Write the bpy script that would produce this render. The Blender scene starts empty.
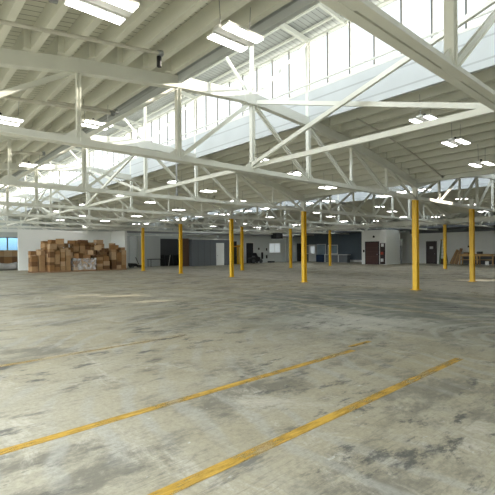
import bpy, bmesh, math, random
from mathutils import Vector, Matrix
random.seed(7)
scn = bpy.context.scene
C = scn.collection
# X runs across the halls (along the trusses), Y runs down the building (along the skylights), Z up.
# ------------------------------------------------------------------ camera
cam_d = bpy.data.cameras.new('camera'); cam = bpy.data.objects.new('camera', cam_d); C.objects.link(cam)
cam_d.sensor_width = 36; cam_d.lens = 406.58 / 495 * 36; cam_d.shift_y = 0.0057; cam_d.clip_end = 400
YAW = 0.7208
cam.matrix_world = Matrix.Translation((-14.463, -7.128, 1.5)) @ Matrix.Rotation(-YAW, 4, 'Z') @ Matrix.Rotation(math.pi/2, 4, 'X') @ Matrix.Rotation(-0.008, 4, 'Z')
scn.camera = cam
# ------------------------------------------------------------------ world, sun, exposure
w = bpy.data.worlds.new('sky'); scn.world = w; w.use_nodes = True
nt = w.node_tree; nt.nodes.clear()
out = nt.nodes.new('ShaderNodeOutputWorld'); bg = nt.nodes.new('ShaderNodeBackground')
tc = nt.nodes.new('ShaderNodeTexCoord'); sx = nt.nodes.new('ShaderNodeSeparateXYZ'); rp = nt.nodes.new('ShaderNodeValToRGB')
nt.links.new(tc.outputs['Generated'], sx.inputs[0]); nt.links.new(sx.outputs['Z'], rp.inputs[0])
rp.color_ramp.elements[0].position = 0.0; rp.color_ramp.elements[0].color = (0.42, 0.42, 0.40, 1)
rp.color_ramp.elements[1].position = 0.04; rp.color_ramp.elements[1].color = (0.90, 0.96, 1.0, 1)
nt.links.new(rp.outputs[0], bg.inputs[0])
# added interior fill: sky raised toward the unseen open side (-X), softer toward +X
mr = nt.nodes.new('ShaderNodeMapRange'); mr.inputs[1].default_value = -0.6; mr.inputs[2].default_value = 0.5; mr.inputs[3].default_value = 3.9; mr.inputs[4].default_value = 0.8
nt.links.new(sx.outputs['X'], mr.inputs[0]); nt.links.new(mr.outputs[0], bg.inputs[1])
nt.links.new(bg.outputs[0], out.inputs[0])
sun_d = bpy.data.lights.new('sun', 'SUN'); sun = bpy.data.objects.new('sun', sun_d); C.objects.link(sun)
sun_d.energy = 5.5; sun_d.color = (1.0, 0.89, 0.74); sun_d.angle = math.radians(0.6)
sun.rotation_euler = Vector((-1.0, 0.58, -0.30)).to_track_quat('-Z', 'Y').to_euler(); sun.location = (40, -20, 20)
scn.view_settings.view_transform = 'Standard'; scn.view_settings.look = 'None'
scn.view_settings.exposure = 1.1; scn.view_settings.gamma = 1.0; scn.view_settings.use_curve_mapping = False
try:
    scn.cycles.use_denoising = True
    scn.cycles.max_bounces = 12; scn.cycles.diffuse_bounces = 8; scn.cycles.transparent_max_bounces = 24
    scn.cycles.caustics_reflective = False; scn.cycles.caustics_refractive = False
    scn.cycles.sample_clamp_indirect = 6
except Exception: pass

# ------------------------------------------------------------------ materials
def newmat(name):
    m = bpy.data.materials.new(name); m.use_nodes = True
    n = m.node_tree; b = n.nodes['Principled BSDF']; return m, n, b
def N(n, t, **k):
    x = n.nodes.new(t)
    for a, v in k.items(): setattr(x, a, v)
    return x
def paint(name, col, rough=0.5, metal=0.0, var=0.12, scale=3.0, bump=0.0, spec=0.4):
    m, n, b = newmat(name)
    t = N(n, 'ShaderNodeTexCoord'); no = N(n, 'ShaderNodeTexNoise'); no.inputs['Scale'].default_value = scale
    no.inputs['Detail'].default_value = 5; n.links.new(t.outputs['Object'], no.inputs['Vector'])
    mx = N(n, 'ShaderNodeMix', data_type='RGBA'); n.links.new(no.outputs['Fac'], mx.inputs[0])
    mx.inputs[6].default_value = (*[c*(1-var) for c in col], 1); mx.inputs[7].default_value = (*[min(1, c*(1+var)) for c in col], 1)
    n.links.new(mx.outputs[2], b.inputs['Base Color'])
    b.inputs['Roughness'].default_value = rough; b.inputs['Metallic'].default_value = metal
    b.inputs['Specular IOR Level'].default_value = spec
    if bump:
        bu = N(n, 'ShaderNodeBump'); bu.inputs['Strength'].default_value = bump; bu.inputs['Distance'].default_value = 0.02
        n.links.new(no.outputs['Fac'], bu.inputs['Height']); n.links.new(bu.outputs[0], b.inputs['Normal'])
    return m
def emit(name, col, s):
    m, n, b = newmat(name); b.inputs['Base Color'].default_value = (0.9, 0.9, 0.9, 1)
    b.inputs['Emission Color'].default_value = (*col, 1); b.inputs['Emission Strength'].default_value = s; return m
def glass(name, tint, gloss=0.06):
    m, n, b = newmat(name); n.nodes.remove(b); o = n.nodes['Material Output']
    tr = N(n, 'ShaderNodeBsdfTransparent'); tr.inputs[0].default_value = (*tint, 1)
    gl = N(n, 'ShaderNodeBsdfGlossy'); gl.inputs['Roughness'].default_value = 0.1
    mx = N(n, 'ShaderNodeMixShader'); mx.inputs[0].default_value = gloss
    n.links.new(tr.outputs[0], mx.inputs[1]); n.links.new(gl.outputs[0], mx.inputs[2]); n.links.new(mx.outputs[0], o.inputs[0]); return m
def boards(name, col, pitch=0.15, axis='Y', groove=0.28):
    m, n, b = newmat(name)
    t = N(n, 'ShaderNodeTexCoord'); s = N(n, 'ShaderNodeSeparateXYZ'); n.links.new(t.outputs['Object'], s.inputs[0])
    d = N(n, 'ShaderNodeMath', operation='DIVIDE'); n.links.new(s.outputs[axis], d.inputs[0]); d.inputs[1].default_value = pitch
    f = N(n, 'ShaderNodeMath', operation='FRACT'); n.links.new(d.outputs[0], f.inputs[0])
    l = N(n, 'ShaderNodeMath', operation='LESS_THAN'); n.links.new(f.outputs[0], l.inputs[0]); l.inputs[1].default_value = 0.09
    no = N(n, 'ShaderNodeTexNoise'); no.inputs['Scale'].default_value = 1.3; no.inputs['Detail'].default_value = 4; n.links.new(t.outputs['Object'], no.inputs['Vector'])
    m1 = N(n, 'ShaderNodeMix', data_type='RGBA'); n.links.new(no.outputs['Fac'], m1.inputs[0])
    m1.inputs[6].default_value = (*[c*.88 for c in col], 1); m1.inputs[7].default_value = (*[c*1.08 for c in col], 1)
    m2 = N(n, 'ShaderNodeMix', data_type='RGBA'); n.links.new(l.outputs[0], m2.inputs[0]); n.links.new(m1.outputs[2], m2.inputs[6])
    m2.inputs[7].default_value = (*[c*groove for c in col], 1); n.links.new(m2.outputs[2], b.inputs['Base Color'])
    b.inputs['Roughness'].default_value = 0.75; b.inputs['Specular IOR Level'].default_value = 0.2; return m

STEEL = paint('white_steel_paint', (0.76, 0.77, 0.72), 0.45, scale=2, var=0.1)
JOIST = paint('joist_paint', (0.72, 0.72, 0.65), 0.7, var=0.08, scale=1.5, spec=0.2)
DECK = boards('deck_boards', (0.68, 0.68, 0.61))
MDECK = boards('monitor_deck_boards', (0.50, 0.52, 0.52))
CURB = boards('curb_boards', (0.58, 0.61, 0.63), pitch=0.42, axis='Z', groove=0.72)
YELLOW = paint('yellow_column_paint', (0.62, 0.37, 0.008), 0.42, var=0.12, scale=4)
WALLW = paint('white_wall_paint', (0.80, 0.82, 0.80), 0.75, var=0.05, scale=0.6)
WALLG = paint('pale_grey_wall_paint', (0.60, 0.63, 0.62), 0.75, var=0.06, scale=0.6)
GREY = paint('slate_grey_panel', (0.135, 0.15, 0.165), 0.6, var=0.06, scale=1)
BLUEG = paint('blue_grey_wall_paint', (0.12, 0.155, 0.19), 0.65, var=0.08, scale=0.8)
DARKG = paint('charcoal_wall_paint', (0.075, 0.08, 0.085), 0.7)
BLACK = paint('black_plastic', (0.015, 0.016, 0.018), 0.5)
DARKDOOR = paint('dark_door_paint', (0.035, 0.022, 0.02), 0.45)
REDDOOR = paint('oxblood_door_paint', (0.055, 0.018, 0.014), 0.4)
BROWNM = paint('brown_cladding', (0.10, 0.055, 0.035), 0.7, scale=6, var=0.4)
WHITEP = paint('white_trim_paint', (0.75, 0.76, 0.74), 0.5, var=0.04)
ALU = paint('grey_metal', (0.35, 0.36, 0.37), 0.4, 0.6)
MULL = paint('dark_window_bar', (0.16, 0.17, 0.17), 0.5)
GLASS = glass('clear_glass', (0.97, 0.98, 0.98))
def frosted():
    m, n, b = newmat('frosted_skylight_glass'); n.nodes.remove(b); o = n.nodes['Material Output']
    a = N(n, 'ShaderNodeBsdfTranslucent'); a.inputs[0].default_value = (0.85, 0.88, 0.9, 1); n.links.new(a.outputs[0], o.inputs[0]); return m
GLASSF = frosted()  # frosting added on the right hall glazing to stop direct sun
GLASSB = glass('blue_tinted_glass', (0.45, 0.62, 0.74), 0.06)
PANEG = paint('reflective_pane', (0.28, 0.38, 0.45), 0.15, var=0.4, scale=1.5, spec=0.6)
PANEW = paint('glowing_frosted_pane', (0.72, 0.76, 0.76), 0.3, var=0.12, scale=1.5)
LAMP = emit('lamp_glow', (1.0, 0.98, 0.94), 5.5)
PIPE = paint('pipe_paint', (0.60, 0.58, 0.52), 0.5)
PANEW.node_tree.nodes['Principled BSDF'].inputs['Emission Color'].default_value = (0.85, 0.95, 1.0, 1); PANEW.node_tree.nodes['Principled BSDF'].inputs['Emission Strength'].default_value = 0.16   # glow added to the panes, standing in for daylight behind them
WOOD = paint('raw_plywood', (0.42, 0.27, 0.12), 0.7, var=0.25, scale=5)
WOODD = paint('brown_plank', (0.27, 0.16, 0.085), 0.7, var=0.3, scale=5)
GREEN = paint('green_fibreglass', (0.07, 0.11, 0.05), 0.5)
NAVY = paint('navy_panel', (0.015, 0.035, 0.075), 0.5)
CARTONS = [paint('carton_%s' % s, c, 0.8, var=0.18, scale=7, spec=0.15) for s, c in
           (('tan', (0.34, 0.215, 0.11)), ('brown', (0.24, 0.13, 0.055)), ('pale', (0.42, 0.29, 0.17)), ('dark', (0.15, 0.08, 0.038)))]
GREYBAG = paint('grey_wrap', (0.34, 0.33, 0.32), 0.6, var=0.25, scale=4)
BRWIN = paint('brick_brown', (0.25, 0.10, 0.05), 0.8)
def film_mat():
    m, n, b = newmat('stretch_film'); o = n.nodes['Material Output']
    b.inputs['Base Color'].default_value = (0.72, 0.72, 0.72, 1); b.inputs['Roughness'].default_value = 0.25
    t = N(n, 'ShaderNodeTexCoord'); no = N(n, 'ShaderNodeTexNoise'); no.inputs['Scale'].default_value = 4; n.links.new(t.outputs['Object'], no.inputs['Vector'])
    r = N(n, 'ShaderNodeMapRange'); r.inputs[1].default_value = 0.35; r.inputs[2].default_value = 0.65; r.inputs[3].default_value = 0.10; r.inputs[4].default_value = 0.62
    n.links.new(no.outputs['Fac'], r.inputs[0])
    tr = N(n, 'ShaderNodeBsdfTransparent'); mx = N(n, 'ShaderNodeMixShader')
    n.links.new(r.outputs[0], mx.inputs[0]); n.links.new(tr.outputs[0], mx.inputs[1]); n.links.new(b.outputs[0], mx.inputs[2]); n.links.new(mx.outputs[0], o.inputs[0]); return m
FILM = film_mat()
def stripe_mat(hi=0.95, lo=0.15, name='worn_floor_paint'):
    m, n, b = newmat(name); o = n.nodes['Material Output']
    b.inputs['Roughness'].default_value = 0.5
    t = N(n, 'ShaderNodeTexCoord')
    mp = N(n, 'ShaderNodeMapping'); mp.inputs['Scale'].default_value = (0.6, 3, 1); n.links.new(t.outputs['Object'], mp.inputs[0])
    no = N(n, 'ShaderNodeTexNoise'); no.inputs['Scale'].default_value = 6; no.inputs['Detail'].default_value = 8; no.inputs['Roughness'].default_value = 0.7; n.links.new(mp.outputs[0], no.inputs['Vector'])
    big = N(n, 'ShaderNodeTexNoise'); big.inputs['Scale'].default_value = 1.1; big.inputs['Detail'].default_value = 3; n.links.new(t.outputs['Object'], big.inputs['Vector'])
    mx = N(n, 'ShaderNodeMix', data_type='RGBA'); n.links.new(big.outputs['Fac'], mx.inputs[0])
    mx.inputs[6].default_value = (0.62, 0.37, 0.02, 1); mx.inputs[7].default_value = (0.50, 0.33, 0.09, 1); n.links.new(mx.outputs[2], b.inputs['Base Color'])
    ad = N(n, 'ShaderNodeMath', operation='ADD'); n.links.new(no.outputs['Fac'], ad.inputs[0]); n.links.new(big.outputs['Fac'], ad.inputs[1])
    r = N(n, 'ShaderNodeMapRange'); r.inputs[1].default_value = 0.82; r.inputs[2].default_value = 1.2; r.inputs[3].default_value = hi; r.inputs[4].default_value = lo
    n.links.new(ad.outputs[0], r.inputs[0])
    tr = N(n, 'ShaderNodeBsdfTransparent'); ms = N(n, 'ShaderNodeMixShader'); n.links.new(r.outputs[0], ms.inputs[0])
    n.links.new(tr.outputs[0], ms.inputs[1]); n.links.new(b.outputs[0], ms.inputs[2]); n.links.new(ms.outputs[0], o.inputs[0]); return m
STRIPE = stripe_mat(); FAINT = stripe_mat(0.45, 0.0, 'faint_floor_paint')
def concrete():
    m, n, b = newmat('worn_concrete'); L = n.links.new
    t = N(n, 'ShaderNodeTexCoord'); P = t.outputs['Object']
    def noise(scale, detail=6, rough=0.6, st=(1, 1, 1), rot=0.0, dist=0.0):
        mp = N(n, 'ShaderNodeMapping'); mp.inputs['Scale'].default_value = st; mp.inputs['Rotation'].default_value = (0, 0, rot); L(P, mp.inputs[0])
        x = N(n, 'ShaderNodeTexNoise'); x.inputs['Scale'].default_value = scale; x.inputs['Detail'].default_value = detail
        x.inputs['Roughness'].default_value = rough; x.inputs['Distortion'].default_value = dist; L(mp.outputs[0], x.inputs['Vector']); return x.outputs['Fac']
    def ramp(src, a, bb, lo=0.0, hi=1.0):
        r = N(n, 'ShaderNodeMapRange'); r.interpolation_type = 'SMOOTHSTEP'
        for k, v in enumerate((a, bb, lo, hi)): r.inputs[k+1].default_value = v
        L(src, r.inputs[0]); return r.outputs[0]
    def mix(fac, c1, c2):
        x = N(n, 'ShaderNodeMix', data_type='RGBA'); L(fac, x.inputs[0])
        for i, c in ((6, c1), (7, c2)):
            if isinstance(c, tuple): x.inputs[i].default_value = (*c, 1)
            else: L(c, x.inputs[i])
        return x.outputs[2]
    def mul(a, c):
        x = N(n, 'ShaderNodeMath', operation='MULTIPLY'); L(a, x.inputs[0])
        if isinstance(c, float): x.inputs[1].default_value = c
        else: L(c, x.inputs[1])
        return x.outputs[0]
    base = mix(ramp(noise(0.35, 4, 0.6), 0.35, 0.65), (0.37, 0.33, 0.225), (0.42, 0.39, 0.30))
    fr = noise(0.8, 15, 0.78, (0.6, 1.1, 1), 0.5)
    base = mix(mul(ramp(fr, 0.485, 0.60), 0.85), base, (0.16, 0.15, 0.12))
    fr2 = noise(1.3, 15, 0.8, (1, 0.5, 1), 0.2, 0.6)
    base = mix(mul(ramp(fr2, 0.52, 0.63), 0.8), base, (0.53, 0.50, 0.42))
    # scrubbed traffic lane: a broad darker, scuffed zone between the stripes and the column line
    d = N(n, 'ShaderNodeVectorMath', operation='DISTANCE'); L(P, d.inputs[0]); d.inputs[1].default_value = (-4.6, -0.8, 0)
    lane = ramp(d.outputs['Value'], 2.0, 6.5, 1.0, 0.0)
    base = mix(mul(mul(ramp(noise(0.6, 14, 0.76, (1, 0.5, 1), -0.6, 1.2), 0.40, 0.54), lane), 0.85), base, (0.10, 0.125, 0.12))
    wv = N(n, 'ShaderNodeTexWave'); wv.wave_type = 'RINGS'; wv.rings_direction = 'Z'; wv.inputs['Scale'].default_value = 0.8; wv.inputs['Distortion'].default_value = 6; wv.inputs['Detail'].default_value = 6
    wv.inputs['Detail Scale'].default_value = 0.8
    mp = N(n, 'ShaderNodeMapping'); mp.inputs['Location'].default_value = (6.5, 5.5, 0); L(P, mp.inputs[0]); L(mp.outputs[0], wv.inputs['Vector'])
    base = mix(mul(mul(ramp(wv.outputs['Fac'], 0.55, 1.0), ramp(noise(0.6, 6), 0.42, 0.58)), 0.6), base, (0.42, 0.415, 0.375))
    # pale rubbed-out patch beyond the stripe ends, sunlit strip along the column line painted pale
    d2 = N(n, 'ShaderNodeVectorMath', operation='DISTANCE'); L(P, d2.inputs[0]); d2.inputs[1].default_value = (-7.2, -2.2, 0)
    base = mix(mul(mul(ramp(d2.outputs['Value'], 0.5, 2.4, 1.0, 0.0), ramp(noise(1.2, 12, 0.75, (1, 0.4, 1), 0.7), 0.38, 0.55)), 0.75), base, (0.55, 0.54, 0.48))
    sp = N(n, 'ShaderNodeSeparateXYZ'); L(P, sp.inputs[0])
    band = mul(ramp(sp.outputs['X'], -0.4, 0.5), ramp(sp.outputs['X'], 3.0, 6.5, 1.0, 0.0))
    base = mix(mul(mul(band, ramp(noise(0.8, 12, 0.7, (1, 0.4, 1), 0.1), 0.36, 0.52)), 0.7), base, (0.58, 0.56, 0.48))
    zone = ramp(noise(0.45, 3, 0.5, (1, 1, 1), 1.0), 0.40, 0.58)
    base = mix(mul(mul(ramp(noise(2.2, 12, 0.74, (0.7, 1.6, 1), 0.9), 0.53, 0.62), zone), 0.9), base, (0.05, 0.053, 0.053))
    base = mix(mul(ramp(noise(1.4, 12, 0.75, (0.35, 1.5, 1), -0.5), 0.58, 0.66), 0.75), base, (0.10, 0.10, 0.095))
    base = mix(mul(ramp(noise(5.0, 8, 0.72, (1, 2.2, 1), 0.3), 0.63, 0.69), 0.8), base, (0.62, 0.62, 0.58))
    fine = noise(22, 8, 0.8)
    base = mix(ramp(fine, 0.35, 0.75, 0.0, 0.55), base, (0.14, 0.135, 0.11))
    # hairline scratches
    for rot, sc in ((0.35, 0.8), (1.75, 0.7)):
        w2 = noise(1.6, 4, 0.6, (0.3, 5, 1), rot)
        a = N(n, 'ShaderNodeMath', operation='SUBTRACT'); L(w2, a.inputs[0]); a.inputs[1].default_value = 0.5
        ab = N(n, 'ShaderNodeMath', operation='ABSOLUTE'); L(a.outputs[0], ab.inputs[0])
        base = mix(mul(mul(ramp(ab.outputs[0], 0.0, 0.014, 1.0, 0.0), ramp(noise(0.7, 3, 0.5, (1, 1, 1), rot), 0.48, 0.56)), 0.4 * sc), base, (0.09, 0.09, 0.085))
    L(base, b.inputs['Base Color'])
    L(ramp(noise(1.5, 5), 0.3, 0.7, 0.42, 0.7), b.inputs['Roughness']); b.inputs['Specular IOR Level'].default_value = 0.35
    bu = N(n, 'ShaderNodeBump'); bu.inputs['Strength'].default_value = 0.25; bu.inputs['Distance'].default_value = 0.01; L(fine, bu.inputs['Height']); L(bu.outputs[0], b.inputs['Normal'])
    return m
CONC = concrete()

# ------------------------------------------------------------------ mesh helpers
class MB:
    def __init__(s): s.bm = bmesh.new()
    def box(s, x0, x1, y0, y1, z0, z1):
        v = [s.bm.verts.new(p) for p in ((x0,y0,z0),(x1,y0,z0),(x1,y1,z0),(x0,y1,z0),(x0,y0,z1),(x1,y0,z1),(x1,y1,z1),(x0,y1,z1))]
        for f in ((0,3,2,1),(4,5,6,7),(0,1,5,4),(1,2,6,5),(2,3,7,6),(3,0,4,7)): s.bm.faces.new([v[i] for i in f])
        return s
    def prof(s, p0, p1, pts, up=(0,0,1)):
        """sweep a closed profile (side, up) along p0->p1"""
        p0, p1 = Vector(p0), Vector(p1); d = (p1-p0).normalized(); u = Vector(up)
        if abs(d.dot(u)) > 0.99: u = Vector((1,0,0))
        sd = d.cross(u).normalized(); u = sd.cross(d).normalized()
        a = [s.bm.verts.new(p0 + sd*x + u*y) for x, y in pts]; b = [s.bm.verts.new(p1 + sd*x + u*y) for x, y in pts]
        n = len(pts)
        for i in range(n): s.bm.faces.new((a[i], a[(i+1)%n], b[(i+1)%n], b[i]))
        s.bm.faces.new(list(reversed(a))); s.bm.faces.new(b); return s
    def bar(s, p0, p1, w, h, up=(0,0,1)):
        return s.prof(p0, p1, ((-w/2,-h/2),(w/2,-h/2),(w/2,h/2),(-w/2,h/2)), up)
    def tube(s, p0, p1, r, n=10):
        return s.prof(p0, p1, [(r*math.cos(2*math.pi*i/n), r*math.sin(2*math.pi*i/n)) for i in range(n)])
    def angle2(s, p0, p1, w, h, t=0.012, gap=0.02, flip=False):
        """pair of steel angles back to back; flanges at the bottom (or top if flip)"""
        k = -1 if flip else 1
        y0, y1, yt = -h/2*k, h/2*k, (-h/2+t)*k
        for sg in (1, -1):
            s.prof(p0, p1, [(sg*x, y) for x, y in ((gap/2, y0), (w/2, y0), (w/2, yt), (gap/2+t, yt), (gap/2+t, y1), (gap/2, y1))])
        return s
    def hsec(s, p0, p1, w, d, t=0.014):
        """wide-flange section: flanges across 'side', web along 'up'"""
        a, b = w/2, d/2
        return s.prof(p0, p1, ((-a,-b),(a,-b),(a,-b+t),(t/2,-b+t),(t/2,b-t),(a,b-t),(a,b),(-a,b),(-a,b-t),(-t/2,b-t),(-t/2,-b+t),(-a,-b+t)))
    def build(s, name, mat, parent=None, loc=None, bevel=0.0, smooth=False):
        bmesh.ops.recalc_face_normals(s.bm, faces=s.bm.faces)
        if bevel: bmesh.ops.bevel(s.bm, geom=list(s.bm.edges), offset=bevel, segments=1, affect='EDGES')
        me = bpy.data.meshes.new(name); s.bm.to_mesh(me); s.bm.free()
        if smooth:
            for p in me.polygons: p.use_smooth = True
        me.materials.append(mat); o = bpy.data.objects.new(name, me); C.objects.link(o)
        if parent: o.parent = parent
        if loc: o.location = loc
        return o
def tag(o, label, cat, group=None, kind=None):
    if label: o['label'] = label
    if cat: o['category'] = cat
    if group: o['group'] = group
    if kind: o['kind'] = kind
    return o
def thing(name, loc, label, cat, group=None, rz=0):
    o = bpy.data.objects.new(name, None); C.objects.link(o); o.location = loc; o.rotation_euler = (0, 0, rz); o.empty_display_size = 0.2
    return tag(o, label, cat, group)
def struct(o, label=None):
    o['kind'] = 'structure'
    if label: o['label'] = label
    return o
def copy_tree(o, parent=None):
    c = o.copy(); C.objects.link(c)
    if parent: c.parent = parent
    for ch in list(o.children): copy_tree(ch, c)
    return c
ORD = ['first', 'second', 'third', 'fourth', 'fifth', 'sixth', 'seventh', 'eighth', 'ninth', 'tenth', 'eleventh', 'twelfth']

# ------------------------------------------------------------------ layout numbers
S = 5.35; W = 16.04; PH = 3.38            # truss pitch, hall width, bottom chord height
def topc(a):                              # top chord centre height, a = distance from the ridge
    a = abs(a); K = ((0,5.08),(2.005,4.92),(4.01,4.67),(6.015,4.32),(8.02,3.84))
    for (a0,h0),(a1,h1) in zip(K, K[1:]):
        if a <= a1: return h0 + (h1-h0)*(a-a0)/(a1-a0)
    return K[-1][1]
HALLS = [-8.02, 8.02, 24.06]; HN = ['left', 'middle', 'right']
Y0, Y1 = -12.0, 37.45                     # roof extent
# ------------------------------------------------------------------ floor
struct(MB().box(-60, 60, -40, 70, -0.25, 0).build('floor', CONC), 'worn grey concrete warehouse floor with scuffs')

# ------------------------------------------------------------------ roof decks and skylight curbs
tri = 0
for hi, xc in enumerate(HALLS):
    for sgn in (-1, 1):
        m = MB(); xs = [2.03, 4.01, 6.015, 8.02]
        for a0, a1 in zip(xs, xs[1:]):
            z0, z1 = topc(a0)+0.435, topc(a1)+0.435
            v = [(xc+sgn*a0, z0), (xc+sgn*a1, z1), (xc+sgn*a1, z1+0.08), (xc+sgn*a0, z0+0.08)]
            A = [m.bm.verts.new((x, Y0, z)) for x, z in v]; B = [m.bm.verts.new((x, Y1, z)) for x, z in v]
            for i in range(4): m.bm.faces.new((A[i], A[(i+1)%4], B[(i+1)%4], B[i]))
            m.bm.faces.new(A[::-1]); m.bm.faces.new(B)
        struct(m.build('ceiling', DECK), 'painted board roof deck on the %s slope of the %s hall' % ('left' if sgn < 0 else 'right', HN[hi]))
        x = xc + sgn*2.03; tri += 1
        m = MB(); m.box(x-0.04, x+0.04, Y0, Y1, 4.90, 5.72)
        if hi == 1 and sgn == 1:  # curb cut down out of view to lengthen the added sun slots
            m = MB(); y = Y0
            for a, b_ in ((-7.2, -6.2), (-5.2, -4.0), (Y1, Y1)):
                m.box(x-0.04, x+0.04, y, a, 4.90, 5.72)
                if b_ > a: m.box(x-0.04, x+0.04, a, b_, 4.90, 5.42)
                y = b_
        struct(m.build('trim_%d' % tri, CURB), 'white boarded curb below the skylight glazing')
        # raised skylight roof
        tri += 1
        m = MB()
        v = [(xc, 7.40), (xc+sgn*2.35, 7.22), (xc+sgn*2.35, 7.30), (xc, 7.48)]
        A = [m.bm.verts.new((p, Y0, z)) for p, z in v]; B = [m.bm.verts.new((p, Y1, z)) for p, z in v]
        for i in range(4): m.bm.faces.new((A[i], A[(i+1)%4], B[(i+1)%4], B[i]))
        m.bm.faces.new(A[::-1]); m.bm.faces.new(B)
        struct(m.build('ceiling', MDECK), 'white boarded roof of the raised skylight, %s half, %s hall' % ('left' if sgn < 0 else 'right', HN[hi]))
# end closures of the skylights and gables
for yy in (Y0-0.05, Y1+0.05):
    m = MB()
    for xc in HALLS:
        m.box(xc-2.03, xc+2.03, yy-0.06, yy+0.06, 4.9, 7.3)
    struct(m.build('wall_%s_gable' % ('front' if yy < 0 else 'back'), WALLW), 'white end panels closing the raised skylights')

# ------------------------------------------------------------------ skylight windows
wn = 0
def skylight_window(n, x, y0, y1, z0, z1, ndiv, label, gm=None):
    root = bpy.data.objects.new('window_%d' % n, None); C.objects.link(root); root.location = (x, y0, z0); struct(root, label)
    L_, H = y1-y0, z1-z0
    m = MB(); m.box(-0.05, 0.05, 0, L_, 0, 0.05); m.box(-0.05, 0.05, 0, L_, H-0.05, H); m.build('window_frame', STEEL, root)
    for i in range(ndiv+1):
        y = min(max(L_*i/ndiv, 0.012), L_-0.012)
        MB().box(-0.02, 0.02, y-0.02, y+0.02, 0.05, H-0.05).build('mullion', MULL, root)
    MB().box(-0.004, 0.004, 0.02, L_-0.02, 0.05, H-0.05).build('glass_pane', gm or GLASS, root)
    return root
for hi, xc in enumerate(HALLS):
    for sgn in (-1, 1):
        x = xc + sgn*2.03
        if hi == 1 and sgn == 1:
            # added boarding, out of view, with two slots shaping the floor sun strips
            m = MB(); cuts = [(-7.2, -6.2), (-5.2, -4.0)]; y = Y0
            for a, b_ in cuts + [(Y1, Y1)]:
                m.box(x-0.04, x+0.04, y, a, 5.72, 7.25); y = b_
            tri += 1; struct(m.build('trim_%d' % tri, CURB), 'unseen slotted sun blocker added over the middle hall skylight side'); continue
        for k in range(-2, 7):
            wn += 1; ya = max(k*S, Y0); yb = min((k+1)*S, Y1)
            skylight_window(wn, x, ya, yb, 5.72, 7.12, 8, '%s skylight glazing on the %s side, %s hall, %s bay along' % (
                'bright white', 'left' if sgn < 0 else 'right', HN[hi], ORD[k+2]), GLASSF if (hi == 2 and sgn == 1) else None)

# ------------------------------------------------------------------ partitions and outer walls
def wall(name, mat, boxes, label):
    m = MB()
    for b_ in boxes: m.box(*b_)
    return struct(m.build(name, mat), label)
wall('wall_front', WALLW, [(-16.3, 32.3, Y0-0.3, Y0-0.1, 0, 5.4)], 'white wall behind the camera')
wall('wall_outer_back', WALLG, [(-16.3, -9.6, Y1, Y1+0.2, 0, 5.45), (-9.6, -3.0, Y1, Y1+0.2, 3.3, 5.45), (-3.0, 32.3, Y1, Y1+0.2, 0, 5.45)], 'outer wall closing the far end')
wall('wall_left', WALLW, [(-16.35, -16.1, Y0, -10.4, 0, 4.2), (-16.35, -16.1, Y0, Y1, 3.7, 4.2), (-16.35, -16.1, 36.4, Y1, 0, 4.2)] +
     [(-16.35, -16.1, k*S-0.2, k*S+0.2, 0, 4.2) for k in range(-1, 7)], 'unseen white left wall with openings added to let sky light in')  # openings out of view, added so sky light fills the hall
wall('wall_outer_right', WALLG, [(32.1, 32.3, Y0, Y1, 0, 4.3)], 'outer wall beyond the right partitions')
ZT = 3.36
wall('wall_back_left', WALLW, [(-6.65, 1.3, 30.0, 30.2, 0, ZT), (-16.1, -6.65, 30.0, 30.2, 3.12, ZT), (-16.1, -9.6, 30.0, 30.2, 0, 3.12)], 'white back wall behind the heap of cartons')
wall('wall_return', WALLW, [(1.1, 1.3, 27.0, 30.0, 0, ZT)], 'short white wall returning toward the columns beside the cartons')
# room seen through the opening on the far left
wall('wall_storeroom', WALLG, [(-16.1, -8.9, 36.5, 36.7, 0, 3.4), (-8.9, -3.5, 36.5, 36.7, 0, 0.75), (-8.9, -3.5, 36.5, 36.7, 2.93, 3.4), (-3.5, 1.3, 36.5, 36.7, 0, 3.4)], 'storeroom end wall with a window band')
wn += 1
r_ = bpy.data.objects.new('window_%d' % wn, None); C.objects.link(r_); r_.location = (-8.9, 36.5, 0.75); struct(r_, 'storeroom windows with bluish glass behind the opening')
m = MB(); m.box(0, 5.4, 0.02, 0.14, 0, 0.08); m.box(0, 5.4, 0.02, 0.14, 2.1, 2.18); m.build('window_frame', MULL, r_)
for i in range(5): MB().box(1.34*i-0.0, 1.34*i+0.1, 0.03, 0.15, 0.08, 2.1).build('mullion', MULL, r_)
MB().box(0.02, 5.38, 0.07, 0.08, 0.08, 2.1).build('glass_pane', GLASSB, r_)
# recess right of the cartons
wall('wall_recess', WALLG, [(1.3, 3.5, 31.0, 31.15, 0, 3.0), (3.5, 5.95, 29.4, 29.55, 0, 2.85), (3.4, 3.5, 29.4, 31.15, 0, 3.0)], 'pale grey recess wall behind the parked equipment')
wall('wall_recess_dark', DARKG, [(5.95, 8.3, 29.4, 29.55, 0, 2.75)], 'charcoal wall behind the stacked black panels')
# main back wall right of the modular office
wall('wall_back_right', WALLG, [(12.6, 16.55, 28.5, 28.65, 0, 3.2), (17.75, 20.3, 28.5, 28.65, 0, 3.2), (16.55, 17.75, 28.5, 28.65, 2.4, 3.2),
     (20.3, 22.3, 28.5, 28.65, 0, 1.15), (20.3, 22.3, 28.5, 28.65, 2.4, 3.2), (22.3, 26.9, 28.5, 28.65, 0, 3.2)], 'pale grey back wall with a window beyond the columns')
wall('wall_doorway_back', BLACK, [(16.3, 18.0, 30.2, 30.3, 0, 2.6)], 'black panel painted as the dark space behind the white-framed doorway')  # black panel stands in for the shade behind the doorway
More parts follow.
